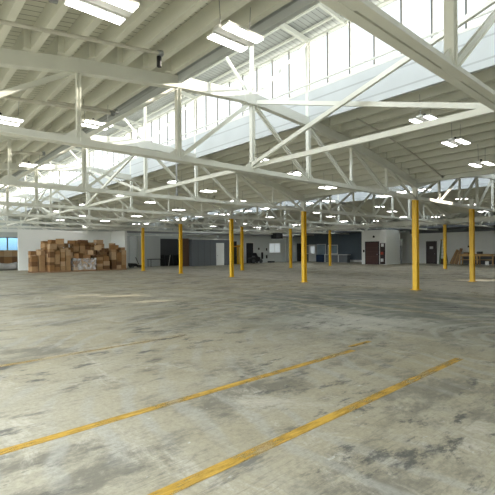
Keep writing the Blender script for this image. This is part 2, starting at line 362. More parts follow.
# right-hand walls
wall('wall_blue', BLUEG, [(26.75, 26.9, 16.3, 28.5, 0, 3.45)], 'blue-grey office wall with windows and a white door')
wall('wall_right', WALLW, [(26.75, 26.9, -12, 16.3, 0, 3.3)], 'long white wall behind the workbench and ladder')
wall('wall_block', WALLW, [(21.6, 24.3, 13.6, 16.3, 0, 3.42)], 'white block with a dark red door')
# soffits
struct(MB().box(23.9, 26.9, Y0, 28.6, 3.46, 3.62).build('trim_80', GREY), 'dark soffit band above the right walls')
struct(MB().box(26.4, 26.76, -12, 13.6, 3.1, 3.46).build('trim_81', GREY), 'grey duct-like boxing along the top of the right wall')
struct(MB().box(1.3, 27, 28.2, 28.5, 3.2, 3.5).build('trim_82', ALU), 'steel header across the back wall')

# ------------------------------------------------------------------ trusses
def make_truss(label, group):
    r = thing('roof_truss', (0, 0, 0), label, 'roof truss', group)
    X = [-8.02 + 2.005*i for i in range(9)]
    b = MB()
    b.angle2((-8.02, 0, PH), (8.02, 0, PH), 0.20, 0.13, t=0.018, gap=0.022)
    b.build('bottom_chord', STEEL, r)
    t = MB()
    for x0, x1 in zip(X, X[1:]):
        t.bar((x0, 0, topc(x0)), (x1, 0, topc(x1)), 0.15, 0.235)
    t.build('top_chord', STEEL, r)
    for x in X[1:-1]:
        if abs(abs(x)-2.005) < .01: continue
        m = MB(); w_ = 0.075 if abs(x) > 0.1 else 0.10
        m.hsec((x, 0, PH+0.02), (x, 0, topc(x)-0.09), w_, w_, 0.012); m.build('vertical', STEEL, r)
    for sg in (-1, 1):
        m = MB(); m.hsec((sg*2.03, 0, PH+0.02), (sg*2.03, 0, 7.12), 0.10, 0.10, 0.014); m.build('skylight_post', STEEL, r)
        m = MB(); m.bar((sg*0.06, 0, 5.12), (sg*1.95, 0, 7.0), 0.05, 0.06); m.build('skylight_brace', STEEL, r)
        m = MB(); m.bar((0, 0, 7.28), (sg*2.30, 0, 7.10), 0.10, 0.12); m.build('skylight_rafter', STEEL, r)
        for i in range(1, 5):                       # web diagonals rise toward the ridge
            a, c = sg*2.005*i, sg*2.005*(i-1)
            m = MB()
            if i == 4: m.angle2((sg*7.9, 0, PH+0.02), (c, 0, topc(c)-0.06), 0.10, 0.07)
            else: m.angle2((a, 0, PH+0.02), (c, 0, topc(c)-0.06), 0.11, 0.075, gap=0.03)
            m.build('diagonal', STEEL, r)
    m = MB(); m.hsec((0, 0, 5.1), (0, 0, 7.3), 0.07, 0.07); m.build('king_post', STEEL, r)
    for x in X[1:-1]:
        m = MB(); m.prof((x, -0.012, PH), (x, 0.012, PH), ((-0.24,-0.06),(0.24,-0.06),(0.2,0.1),(0.07,0.2),(-0.07,0.2),(-0.2,0.1)))
        m.build('gusset_plate', STEEL, r)
    m = MB(); m.prof((0, -0.09, 5.08), (0, 0.09, 5.08), ((-0.28,-0.16),(0.28,-0.16),(0.26,0.02),(0,0.16),(-0.26,0.02))); m.build('ridge_plate', STEEL, r)
    return r
proto = make_truss('', 'bowstring roof trusses'); first = True
for hi, xc in enumerate(HALLS):
    for k in range(-2, 8):
        if hi and k < -1: continue
        o = proto if first else copy_tree(proto); first = False
        o.location = (xc, k*S, 0)
        if k < 0: where = 'behind the camera' if k == -2 else ('crossing the top right corner' if hi == 0 else 'first from the viewer')
        elif hi == 0: where = ['ending on the nearest yellow column', 'ending on the second yellow column', 'ending on the third yellow column', 'ending on the fourth yellow column',
                               'ending on the farthest front yellow column', 'just in front of the carton wall', 'above the carton wall', 'against the far end'][k]
        else: where = '%s behind the nearest column' % ORD[k] if k else 'level with the nearest column'
        o['label'] = 'white roof truss of the %s hall, %s' % (HN[hi], where)
# ------------------------------------------------------------------ columns
def make_column():
    r = thing('steel_column', (0, 0, 0), '', 'column', 'yellow-painted steel columns')
    MB().hsec((0,0,0.02), (0,0,3.29), 0.175, 0.175, 0.02).build('shaft', YELLOW, r)
    m = MB(); m.box(-0.078, -0.055, -0.07, 0.07, 0.02, 3.29); m.box(0.055, 0.078, -0.07, 0.07, 0.02, 3.29); m.build('side_plate', YELLOW, r)
    MB().box(-0.14, 0.14, -0.14, 0.14, 0, 0.02).build('base_plate', YELLOW, r)
    h = MB(); h.hsec((0,0,3.29), (0,0,3.74), 0.16, 0.16, 0.02); h.box(-0.17, 0.17, -0.1, 0.1, 3.29, 3.31)
    h.build('column_head', STEEL, r); return r
cp = make_column()
COL = [(0,0,'nearest and tallest yellow column, right of centre'), (0,1,'yellow column one bay left of the nearest one'), (0,2,'third yellow column of the front row, left of centre'),
       (0,3,'yellow column in front of the charcoal recess'), (0,4,'farthest left yellow column, right of the cartons'), (1,0,'big yellow column near the right edge before the workbench'),
       (1,3,'slim yellow column just right of the third front-row column'), (2,3,'distant yellow column left of the second nearest column'), (3,3,'distant yellow column before the blue-grey counter'),
       (3,1,'distant yellow column beside the stepladder')]
for i, (a, k, lab) in enumerate(COL):
    o = cp if i == 0 else copy_tree(cp)
    o.location = (a*S if a < 3 else 16.04, k*S, 0); o['label'] = lab
    if (a, k) == (3, 1): o.location = (16.3, 5.8, 0)

# ------------------------------------------------------------------ joists
def joist(x, y0, y1, z, label, w_=0.10, h=0.31, cat='joist', group='roof joists', name='roof_joist'):
    key = (round(y1-y0, 3), w_, h)
    if key not in JM:
        o = MB().box(-w_/2, w_/2, 0, y1-y0, 0, h).build(name, JOIST); JM[key] = o.data
    else:
        o = bpy.data.objects.new(name, JM[key]); C.objects.link(o)
    o.location = (x, y0, z); tag(o, label, cat, group); return o
JM = {}
rows = [2.28 + 0.5*i for i in range(12)]
for sgn in (-1, 1):
    for ri, a in enumerate(rows):
        for k in range(-2, 7):
            off = 0.05 if k % 2 else -0.05
            y0 = max(k*S-0.17, Y0+0.1); y1 = min((k+1)*S+0.17, Y1)
            if k < -1: continue
            x = -8.02 + sgn*a + off
            joist(x, y0, y1, topc(a - 0.0)+0.122, 'painted joist, %s slope of left hall, %s row from skylight, %s bay' % ('left' if sgn < 0 else 'right', ORD[ri], ORD[k+1]))
for hi in (1, 2):
    for sgn in (-1, 1):
        for ri, a in enumerate(rows[::(1 if hi == 1 else 2)]):
            joist(HALLS[hi]+sgn*a, Y0+0.1, Y1, topc(a)+0.122, 'long painted joist, %s hall, %s slope, %s row from its skylight' % (HN[hi], 'left' if sgn < 0 else 'right', ORD[ri]), group='roof joists of the farther halls')
for hi, xc in enumerate(HALLS):
    for i, a in enumerate((-1.75, -1.15, -0.5, 0.5, 1.15, 1.75)):
        z = 7.28 - abs(a)*0.078 + 0.065
        o = MB().box(-0.03, 0.03, 0, Y1-Y0-0.1, 0, 0.055).build('skylight_purlin', STEEL, loc=(xc+a, Y0+0.05, z-0.02))
        tag(o, 'thin white purlin under the %s hall skylight roof, %s from its left side' % (HN[hi], ORD[i]), 'purlin', 'skylight purlins')
# extra rafters of the left hall skylight, one beside each truss
for k in range(0, 6):
    for sgn in (1, -1):
        y = k*S - 1.2
        m = MB(); m.bar((sgn*0.04,0,7.28-0.02), (sgn*2.28, 0, 7.10-0.02), 0.07, 0.09)
        o = m.build('skylight_rafter', STEEL, loc=(-8.02, y, 0)); tag(o, 'slim white rafter under the %s half of the skylight roof, beside the %s truss beam' % ('right' if sgn > 0 else 'left', ORD[k]), 'rafter', 'spare skylight rafters')

# ------------------------------------------------------------------ longitudinal steel
def strut(name, p0, p1, w_, h, label, cat, group=None):
    m = MB(); m.bar(Vector(p1)*0, Vector(p1)-Vector(p0), w_, h); o = m.build(name, STEEL, loc=p0); tag(o, label, cat, group); return o
for k in range(-1, 6):
    strut('ridge_strut', (-8.02, k*S+0.012, PH+0.1), (-8.02, (k+1)*S-0.012, PH+0.1), 0.07, 0.10, 'white horizontal strut joining truss bottoms below the skylight, %s bay' % ORD[k+1], 'strut', 'struts below the skylight')
    if k in (-1, 1, 3, 5):
        strut('sway_brace', (-8.12, k*S+0.08, 5.0), (-8.12, (k+1)*S-0.12, PH+0.12), 0.06, 0.085, 'white sway brace falling away from the viewer, %s bay' % ORD[k+1], 'brace', 'sway braces')
        strut('sway_brace', (-7.92, k*S+0.12, PH+0.12), (-7.92, (k+1)*S-0.08, 5.0), 0.06, 0.085, 'white sway brace rising away from the viewer, %s bay' % ORD[k+1], 'brace', 'sway braces')
for x, lab in ((0, 'over the front row of yellow columns'), (16.04, 'over the farther column line')):
    m = MB(); hh = 0.16 if x == 0 else 0.34
    m.hsec((0, 0, 0), (0, Y1-Y0-0.3, 0), 0.14, hh); tag(m.build('eave_beam', STEEL, loc=(x, Y0+0.15, 3.97 if x == 0 else 3.52)), 'long white eave beam %s' % lab, 'beam')
tag(MB().tube((0,0,0), (0, 34, 0), 0.025).build('window_rod', STEEL, loc=(-6.18, -6, 5.84)), 'thin rod running along the foot of the skylight glazing', 'rod')

# ------------------------------------------------------------------ pipes, conduits
def pipe(name, pts, r, label, cat='pipe', mat=None, drop=0.0):
    o = thing(name, pts[0], label, cat); p0 = Vector(pts[0]); m = MB()
    for a, b_ in zip(pts, pts[1:]): m.tube(Vector(a)-p0, Vector(b_)-p0, r)
    m.build('tube', mat or PIPE, o)
    e = Vector(pts[-1])-p0; d = (Vector(pts[-1])-Vector(pts[-2])).normalized()
    MB().tube(e-d*0.02, e+d*0.06, r*1.7).build('end_cap', ALU, o); return o
pipe('conduit', [(-16, -1.3, 4.0), (-13.4, -1.3, 4.38), (-11.2, -1.3, 4.68)], 0.028, 'thin conduit under the joists ending near the top-left lights', 'conduit')
MB().tube((0,0,0), (0,0,-0.16), 0.04).build('lamp_holder', BLACK, None, (-11.2, -1.3, 4.62))
tag(bpy.data.objects['lamp_holder'], 'black lamp holder hanging at the end of the top-left conduit', 'lamp holder')
pipe('sprinkler_pipe', [(-16, 1.3, 4.12), (-13.0, 1.3, 4.30), (-10.9, 1.3, 4.45)], 0.035, 'sunlit sprinkler pipe just behind the nearest truss')
pipe('sprinkler_pipe', [(-12.0, 1.9, 4.62), (-10.55, 1.9, 4.72)], 0.03, 'short capped pipe above the sunlit sprinkler pipe')
pipe('sprinkler_pipe', [(-16, -2.3, 4.0), (-14.1, -2.3, 4.2), (-13.1, -2.3, 4.33)], 0.03, 'short pipe end at the far top-left corner')
pipe('sprinkler_pipe', [(-15.5, 6.5, 3.9), (-13, 6.5, 4.3), (-10.9, 6.5, 4.55)], 0.04, 'sprinkler pipe behind the second truss on the left')
pipe('sprinkler_pipe', [(-16, 11.9, 4.2), (-13, 11.9, 4.3), (-10.6, 11.9, 4.5)], 0.04, 'sprinkler pipe behind the third truss on the left')
pipe('conduit', [(-5.3, -1.05, topc(2.72)+0.1), (-4.01, -1.05, topc(4.01)+0.1), (-2.005, -1.05, topc(6.015)+0.1), (-0.2, -1.05, topc(7.82)+0.1)], 0.022, 'conduit running down the right slope past the square lights', 'conduit')
pipe('conduit', [(-9.3, 5.22, 4.72), (-8.0, 5.22, 4.8), (-6.9, 5.22, 4.72), (-6.9, 5.22, 3.5)], 0.03, 'grey conduit looping down beside the second truss', 'conduit', ALU)

# ------------------------------------------------------------------ light fixtures
def make_light():
    r = thing('ceiling_light', (0,0,0), '', 'ceiling light', 'twin-panel ceiling lights')
    m = MB(); m.box(-0.33, 0.33, -0.06, 0.06, 0.02, 0.06)
    for s in (-1, 1): m.box(-0.31, 0.31, s*0.165-0.078, s*0.165+0.078, 0.004, 0.035)
    m.build('housing', WHITEP, r)
    for s in (-1, 1): MB().box(-0.30, 0.30, s*0.165-0.068, s*0.165+0.068, -0.006, 0.003).build('lamp_panel', LAMP, r)
    for s in (-1, 1): MB().tube((s*0.25, 0, 0.06), (s*0.28, 0, 0.53), 0.006, 5).build('hanging_wire', ALU, r)
    MB().tube((-0.1, 0, 0.06), (-0.05, 0, 0.13), 0.03, 8).build('driver_box', BLACK, r)
    return r
lp = make_light(); first = True
AX = (-6.45, -4.74, -2.90, 2.70, 4.37, 6.12); AN = ('outer left', 'middle left', 'inner left', 'inner right', 'middle right', 'outer right')
for hi, xc in enumerate(HALLS):
    for k in range(-1, 6):
        for ai, a in enumerate(AX):
            if hi == 2 and ai > 3: continue
            o = lp if first else copy_tree(lp); first = False
            z = topc(a) + 0.122 - 0.55
            o.location = (xc + a, k*S + (2.1 if k == 0 and ai < 3 else 2.47), z)
            o['label'] = 'twin white light panel, %s row of the %s hall, %s bay away' % (AN[ai], HN[hi], ORD[k+1])

# ------------------------------------------------------------------ floor stripes
def stripe(pts, w_, label):
    o = thing('floor_stripe', (pts[0][0], pts[0][1], 0), label, 'floor stripe'); bpy.data.objects.remove(o)
    m = MB()
    for (x0, y0), (x1, y1) in zip(pts, pts[1:]):
        m.bar((0 if (x0, y0) == pts[0] else x0-pts[0][0], y0-pts[0][1], 0.002), (x1-pts[0][0], y1-pts[0][1], 0.002), w_, 0.003)
    o = m.build('floor_stripe', STRIPE, loc=(pts[0][0], pts[0][1], 0)); tag(o, label, 'floor stripe'); return o
stripe([(-17.5, -3.61), (-9.3, -3.61)], 0.095, 'worn yellow floor stripe starting at the left edge')
stripe([(-17.5, -4.91), (-8.65, -4.86)], 0.10, 'worn yellow floor stripe nearest the bottom edge')

stripe([(-9.15, -3.45), (-8.6, -3.45)], 0.08, 'short loose dash of yellow paint at the far end of the first stripe')
STRIPE = FAINT
stripe([(0.45, -7.0), (0.45, 3.2)], 0.09, 'faint yellow line crossing the floor before the nearest columns')
stripe([(-16.0, -0.95), (-10.5, -0.95)], 0.07, 'very faint yellowish line on the left floor, parallel to the stripes')
# ------------------------------------------------------------------ cartons
def carton(x, y, z, sx, sy, sz, rz, mat, label, group='cardboard cartons heaped by the left wall'):
    m = MB(); m.box(-sx/2, sx/2, -sy/2, sy/2, 0, sz)
    m.box(-sx/2-0.002, sx/2+0.002, -0.03, 0.03, sz-0.1, sz+0.003)
    o = m.build('cardboard_carton', mat, loc=(x, y, z)); o.rotation_euler = (0, 0, rz); return tag(o, label, 'carton', group)
TIER = ['bottom', 'second', 'third', 'fourth', 'fifth', 'sixth', 'seventh', 'eighth', 'ninth']
def stack(desc, x0, x1, y0, nx, ny, tops, depth=0.5):
    """tops: list of heights per x column"""
    wd = (x1-x0)/nx
    pl = thing('wooden_pallet', ((x0+x1)/2, y0+ny*depth/2, 0), 'low wooden pallet under the %s' % desc, 'pallet', 'pallets under the cartons')
    L_ = (x1-x0); D = ny*depth
    m = MB()
    for i in range(5): m.box(-L_/2+i*(L_-0.1)/4, -L_/2+0.1+i*(L_-0.1)/4, -D/2, D/2, 0.09, 0.11)
    m.build('deck_board', WOODD, pl)
    m = MB()
    for i in range(3): m.box(-L_/2, L_/2, -D/2+i*(D-0.08)/2, -D/2+0.08+i*(D-0.08)/2, 0, 0.09)
    m.build('bearer', WOODD, pl)
    for j in range(ny):
        for i in range(nx):
            z = 0.11; t = 0
            top = tops[i] + (0.3*random.random() if j else 0)
            while z < top-0.12 and t < 9:
                h = min(random.choice((0.22, 0.28, 0.34, 0.42)), max(0.2, top-z))
                xx = x0+wd*(i+.5)
                carton(xx + random.uniform(-.01,.01), y0+depth*(j+.5)+random.uniform(-.02,.01), z, wd-random.uniform(.03,.07), depth-0.03, h-0.004, random.uniform(-.03, .03), random.choice(CARTONS),
                       'carton, %s tier, %s %s, %s' % (TIER[t], ['front', 'back'][j] if ny > 1 else 'only', (['left', 'inner left', 'inner right', 'far right'] if nx > 2 else ['left', 'right'])[i] if nx > 1 else 'file', desc))
                z += h; t += 1
stack('narrow stack at the left end of the heap', -6.85, -6.40, 25.1, 1, 2, [1.15])
stack('low slim stack beside the left end', -6.36, -5.92, 25.0, 1, 2, [1.40])
stack('big square stack left of the white-wrapped load', -5.86, -4.35, 24.3, 4, 2, [1.72, 1.6, 1.72, 1.66], 0.55)
stack('rear row behind the big square stack', -5.8, -4.6, 25.7, 2, 2, [2.15, 2.05], 0.6)
stack('white-wrapped front load', -4.2, -2.55, 24.2, 3, 1, [0.95, 1.0, 0.9], 0.7)
stack('tall stack behind the wrapped load', -4.28, -2.5, 25.3, 4, 2, [1.85, 2.1, 2.2, 2.0], 0.5)
stack('stack between wrapped load and right end', -2.4, -1.35, 24.4, 2, 2, [1.2, 1.15], 0.55)
stack('tall rear stack toward the right end', -2.4, -1.2, 25.8, 2, 2, [2.0, 2.15], 0.5)
stack('square stack at the right end of the heap', -1.12, 0.15, 24.6, 3, 2, [1.6, 1.52, 1.6], 0.6)
def top_at(x, y):
    best = 0
    for o in C.objects:
        if o.name.startswith('cardboard_carton') and abs(o.location.x-x) < 0.42 and abs(o.location.y-y) < 0.42:
            best = max(best, o.location.z + max(v.co.z for v in o.data.vertices))
    return best
LOOSE = [(-6.15, 25.3, .42, .40, .26, .5, 'open carton on the low slim stack'), (-6.62, 25.8, .4, .4, .28, .2, 'carton on the rear of the narrow left stack'),
         (-5.55, 24.7, .5, .45, .34, .15, 'tan carton at the left front on the big square stack'), (-4.95, 24.9, .55, .45, .42, -.35, 'turned carton on top of the big square stack'),
         (-5.2, 25.9, .5, .4, .26, .4, 'topmost carton behind the big square stack'), (-4.45, 25.7, .5, .5, .3, .7, 'carton tipped askew between the square and wrapped loads'),
         (-3.9, 25.5, .55, .4, .26, -.5, 'askew carton at the left on the tall middle stack'), (-3.1, 25.4, .6, .45, .24, .3, 'carton perched highest above the wrapped load'),
         (-3.75, 24.5, .5, .45, .42, .6, 'turned carton on the left of the wrapped load'), (-3.1, 24.55, .55, .4, .3, -.4, 'turned carton on the middle of the wrapped load'),
         (-2.55, 25.0, .45, .45, .35, .8, 'small carton wedged at the right of the wrapped load'), (-2.15, 24.8, .5, .45, .4, -.25, 'carton on the left of the short stack'),
         (-1.65, 24.8, .45, .5, .3, .45, 'carton on the right of the short stack'), (-1.6, 26.1, .6, .45, .3, .25, 'carton high on the tall rear stack'),
         (-0.75, 24.95, .6, .5, .36, -.2, 'wide carton on the left of the right-end stack'), (-0.15, 25.0, .45, .45, .24, .5, 'small carton on the right of the right-end stack'),
         (-0.6, 25.7, .5, .4, .4, .9, 'turned carton at the rear of the right-end stack')]
for x, y, a, b_, c_, rz, lab in LOOSE:
    carton(x, y, top_at(x, y)+0.002, a, b_, c_, rz, random.choice(CARTONS), lab)
# stretch film round the front load
m = MB(); m.box(-0.86, 0.86, -0.37, 0.37, 0.14, 1.0)
bmesh.ops.subdivide_edges(m.bm, edges=list(m.bm.edges), cuts=9, use_grid_fill=True)
for v in m.bm.verts:
    v.co += Vector((random.uniform(-.02,.02), random.uniform(-.02,.02), random.uniform(-.02,.02)))
tag(m.build('stretch_film', FILM, loc=(-3.375, 24.55, 0)), 'crumpled clear plastic film wrapped around the front carton load', 'plastic film')
# storeroom cartons seen through the far-left opening
for i in range(6):
    for j in range(3):
        carton(-9.3+0.62*i, 33.2, 0.0+0.56*j, 0.6, 0.6, 0.55, 0, CARTONS[(i*2+j) % 4], 'storeroom carton, %s tier, %s from the left' % (TIER[j], ORD[i]), 'storeroom cartons')
m = MB(); n = 10
rings = []
for i in range(13):
    t = i/12; x = -1.5+3.0*t; rr = 0.26+0.10*math.sin(t*5+0.5)+0.15*t
    rings.append([m.bm.verts.new((x, rr*1.2*math.cos(2*math.pi*k/n), max(0, rr+rr*math.sin(2*math.pi*k/n)+0.02*random.random()))) for k in range(n)])
for a, b_ in zip(rings, rings[1:]):
    for k in range(n): m.bm.faces.new((a[k], a[(k+1)%n], b_[(k+1)%n], b_[k]))
m.bm.faces.new(rings[0][::-1]); m.bm.faces.new(rings[-1])
tag(m.build('wrapped_roll', GREYBAG, loc=(-8.0, 31.3, 0), smooth=True), 'grey plastic-wrapped roll lying in front of storeroom cartons', 'wrapped roll')

# ------------------------------------------------------------------ doors, windows, small wall things
dn = [0]
def door(x, y, w_, h, axis, mat, label, frame=WHITEP, pane=None, sign=False):
    """axis 'x': door lies along x facing -y ; axis 'y': along y facing -x"""
    dn[0] += 1; r = bpy.data.objects.new('door_%d' % dn[0], None); C.objects.link(r); r.location = (x, y, 0)
    r.rotation_euler = (0, 0, 0 if axis == 'x' else -math.pi/2); struct(r, label)
    m = MB(); f = 0.08; m.box(-w_/2-f, -w_/2, -0.06, 0, 0, h+f); m.box(w_/2, w_/2+f, -0.06, 0, 0, h+f); m.box(-w_/2, w_/2, -0.06, 0, h, h+f); m.build('door_frame', frame, r)
    MB().box(-w_/2, w_/2, -0.045, -0.003, 0.01, h).build('door_panel', mat, r)
    MB().tube((w_/2-0.12, -0.05, 1.0), (w_/2-0.12, -0.09, 1.0), 0.03).build('door_handle', ALU, r)
    if pane: MB().box(-w_/2+0.15, w_/2-0.15, -0.05, -0.046, 1.05, h-0.15).build('glass_pane', pane, r)
    if sign: MB().box(-0.17, 0.17, -0.052, -0.046, 1.5, 1.75).build('notice', WHITEP, r)
    return r
def win(x, y, z0, w_, h, axis, pane, label, frame=WHITEP, nbar=1):
    global wn
    wn += 1; r = bpy.data.objects.new('window_%d' % wn, None); C.objects.link(r); r.location = (x, y, z0)
    r.rotation_euler = (0, 0, 0 if axis == 'x' else -math.pi/2); struct(r, label); f = 0.09
    m = MB(); m.box(-w_/2, w_/2, -0.06, 0, 0, f); m.box(-w_/2, w_/2, -0.06, 0, h-f, h); m.box(-w_/2, -w_/2+f, -0.06, 0, f, h-f); m.box(w_/2-f, w_/2, -0.06, 0, f, h-f)
    for i in range(nbar): c_ = -w_/2 + w_*(i+1)/(nbar+1); m.box(c_-0.03, c_+0.03, -0.05, 0, f, h-f)
    m.build('window_frame', frame, r)
    MB().box(-w_/2+f, w_/2-f, -0.03, -0.02, f, h-f).build('glass_pane', pane, r); return r
# modular office
mo = thing('modular_office', (9.75, 25.9, 0), 'slate-grey modular office box behind the third and fourth columns', 'office')
m = MB(); m.box(-2.35, -0.05+0.62, 0, 2.3, 0, 2.6); m.box(1.72-0.05, 2.5, 0, 2.3, 0, 2.6); m.box(0.57, 1.67, 0, 2.3, 2.3, 2.6); m.box(0.57, 1.67, 0.12, 2.3, 0, 2.3); m.build('body', GREY, mo)
MB().box(-2.42, 2.57, -0.07, 2.37, 2.6, 2.68).build('roof_cap', WHITEP, mo)
d_ = MB().box(0.62, 1.62, 0.04, 0.1, 0, 2.27).build('door', WALLW, mo); MB().tube((0.75, 0.04, 1.0), (0.75, -0.02, 1.0), 0.03).build('handle', ALU, d_)
for i in range(1, 4): MB().box(-2.35+0.73*i-0.01, -2.35+0.73*i+0.01, -0.012, 0, 0, 2.6).build('panel_joint', DARKG, mo)
tag(MB().box(-0.45, 0.3, 0, 0.5, 0, 2.7).build('brown_cabinet', BROWNM, loc=(6.95, 26.2, 0)), 'tall brown-red cabinet left of the slate-grey office', 'cabinet')
# black panels leaning in the recess
for i in range(6):
    m = MB(); m.box(0, 0.42, -0.03, 0.03, 0, 1.12-0.05*(i % 2)); o = m.build('black_panel', BLACK, loc=(5.75+0.46*i, 28.9-0.05*(i%2), 0), bevel=0.008)
    o.rotation_euler = (-0.12, 0.03*(i % 3-1)*0, 0); tag(o, 'black upright panel in the recess, %s from the left' % ORD[i], 'panel', 'black panels standing in the recess')
tag(MB().bar((0,0,0.02), (0.32,0.2,1.1), 0.04, 0.02).build('white_batten', WHITEP, loc=(6.35, 28.5, 0)), 'pale batten leaning against the black panels', 'batten')
# black table
tb = thing('folding_table', (5.0, 28.6, 0), 'low black table right of the farthest left column', 'table')
MB().box(-0.75, 0.75, -0.35, 0.35, 0.68, 0.73).build('tabletop', BLACK, tb)
for sx_ in (-1, 1):
    for sy_ in (-1, 1): MB().bar((sx_*0.68, sy_*0.3, 0), (sx_*0.68, sy_*0.3, 0.68), 0.04, 0.04).build('leg', BLACK, tb)
# floor scrubber-like machine in the gap
fm = thing('cleaning_machine', (2.35, 27.6, 0), 'low dark cleaning machine in the gap right of the cartons', 'cleaning machine')
m = MB(); m.prof((-0.55, -0.3, 0.12), (-0.55, 0.3, 0.12), ((0,0),(0.0,0.3),(0.5,0.28),(0.75,0.12),(1.1,0.1),(1.1,0))); m.build('body', BLACK, fm, bevel=0.01)
MB().bar((0.35, 0, 0.3), (0.05, 0, 0.95), 0.05, 0.05).build('handle', BLACK, fm)
for x_ in (-0.35, 0.4):
    MB().tube((x_, -0.33, 0.1), (x_, 0.33, 0.1), 0.10, 12).build('wheel', DARKG, fm)
ch = thing('hand_truck', (1.75, 28.9, 0), 'dark hand truck standing behind the cleaning machine', 'hand truck')
m = MB()
for x_ in (-0.18, 0.18): m.tube((x_, 0, 0.1), (x_, 0.15, 1.15), 0.02, 6)
m.build('frame', BLACK, ch); MB().box(-0.2, 0.2, -0.3, 0, 0.02, 0.05).build('toe_plate', BLACK, ch); MB().tube((-0.25, 0.02, 0.1), (0.25, 0.02, 0.1), 0.1, 12).build('wheel', BLACK, ch)
MB().tube((-0.18, 0.15, 1.15), (0.18, 0.15, 1.15), 0.02, 6).build('handle', BLACK, ch)
# dark bay with yellow rack right of the office
tag(MB().box(0, 1.7, 0, 0.1, 0, 2.5).build('shade_sheet', BLACK, loc=(12.6, 27.4, 0)), 'black sheet painted as the shade in the opening right of the modular office', 'shade sheet')  # black sheet stands in for the shade inside an open bay
rk = thing('storage_rack', (13.0, 26.6, 0), 'yellow upright rack with orange beam right of the modular office', 'rack')
for x_ in (-0.55, 0.95):
    for y_ in (-0.2, 0.2): MB().box(x_-0.09, x_+0.09, y_-0.05, y_+0.05, 0, 2.0 if x_ < 0 else 2.1).build('upright', YELLOW, rk)
MB().box(-0.46, 0.86, -0.24, -0.15, 1.88, 1.98).build('beam', paint('orange_beam', (0.6, 0.22, 0.03)), rk)
MB().box(-0.46, 0.86, 0.15, 0.24, 1.88, 1.98).build('beam', YELLOW, rk)
door(17.15, 28.5, 1.1, 2.35, 'x', BLACK, 'dark doorway in a wide white frame behind the slim column', frame=WHITEP)  # black leaf paints the shade of the open doorway
# wheeled machine in front of it
wm = thing('floor_buffer', (17.2, 27.6, 0), 'dark wheeled machine parked before the white-framed doorway', 'machine')
m = MB(); m.prof((-0.2, -0.35, 0.2), (-0.2, 0.35, 0.2), ((0.7,0),(0.75,0.45),(0.35,0.6),(0.1,1.0),(-0.1,1.0),(0,0.5),(-0.75,0.4),(-0.75,0))); m.build('body', BLACK, wm, bevel=0.02)
for x_ in (-0.55, 0.6):
    for y_ in (-0.36, 0.36): MB().tube((x_, y_-0.05, 0.24), (x_, y_+0.05, 0.24), 0.24, 14).build('wheel', DARKG, wm)
MB().box(-0.25, 0.15, -0.25, 0.25, 0.72, 0.85).build('seat', ALU, wm)
win(21.3, 28.5, 1.13, 2.0, 1.27, 'x', PANEW, 'pale window in the grey back wall', nbar=1)
for x_, z_, w_, h_, lab in ((19.15, 0.45, 0.28, 0.8, 'dark fire extinguisher cabinet low on the grey back wall'), (18.6, 1.55, 0.2, 0.25, 'small dark switch box on the back wall near the doorway'), (19.9, 1.45, 0.15, 0.3, 'small dark switch box left of the pale window'),
                         (19.9, 0.5, 0.2, 0.4, 'small dark socket box below and left of the pale window')):
    tag(MB().box(-w_/2, w_/2, -0.08, 0, 0, h_).build('wall_box', BLACK, loc=(x_, 28.5, z_), bevel=0.01), lab, 'wall box')
tag(MB().box(-0.35, 0.35, -0.3, 0.3, 0, 0.18).build('floor_mat_roll', BLACK, loc=(20.2, 28.0, 0), bevel=0.03), 'small dark bundle on the floor below the pale window', 'bundle')
for x_, n_ in ((23.2, 'left'), (23.9, 'right')):
    tag(MB().tube((0,0,0.1), (0,0,3.2), 0.05).build('wall_pipe', WALLW, loc=(x_, 28.42, 0)), 'vertical pipe on the grey back wall, %s of the pair' % n_, 'pipe', 'vertical wall pipes')
door(25.8, 28.5, 0.9, 2.35, 'x', BLACK, 'narrow black door beside the distant column', frame=WALLG)
tag(MB().box(-0.22, 0.22, -0.03, 0, 0, 0.9).build('white_notice_board', WHITEP, loc=(24.9, 28.5, 1.2), bevel=0.005), 'white notice beside the narrow black door', 'notice board')
# unit heater under the roof
uh = thing('unit_heater', (19.8, 26.6, 3.15), 'dark unit heater hanging before the grey back wall', 'heater')
MB().box(-0.6, 0.6, -0.4, 0.4, -0.3, 0.35).build('body', BLACK, uh, bevel=0.02)
m = MB()
for x_ in (-0.5, 0.5): m.tube((x_, 0, 0.35), (x_, 0, 1.3), 0.012, 5)
m.build('hanger', ALU, uh); MB().tube((0.6, 0, 0.0), (2.9, 0, 0.0), 0.13, 12).build('flue_pipe', ALU, uh)
# blue-grey office front
win(26.75, 28.0, 0.95, 1.5, 1.15, 'y', PANEG, 'window at the left end of the blue-grey wall', nbar=0)
door(26.75, 27.0, 1.05, 2.1, 'y', WHITEP, 'white door with bright glass in the blue-grey wall', pane=PANEW)
door(26.75, 25.55, 1.3, 2.15, 'y', PANEG, 'light blue glazed door in the blue-grey wall', frame=WHITEP, pane=PANEG)
win(26.75, 23.75, 0.95, 1.5, 1.15, 'y', PANEG, 'window behind the distant column in the blue-grey wall', nbar=0)
ct = thing('reception_counter', (25.3, 22.2, 0), 'grey service counter with a pale top before the blue-grey wall', 'counter')
MB().box(-0.3, 0.3, -1.75, 1.35, 0, 0.86).build('front', GREY, ct); MB().box(-0.38, 0.36, -1.82, 1.42, 0.86, 0.92).build('countertop', WHITEP, ct)
MB().box(-0.34, -0.3, -0.6, -0.5, 0.05, 0.86).build('trim_strip', WHITEP, ct)
tag(MB().box(-0.2, 0.2, -0.55, 0.55, 0, 0.9).build('navy_cabinet', NAVY, loc=(25.2, 24.45, 0), bevel=0.01), 'navy blue cabinet at the left end of the counter', 'cabinet')
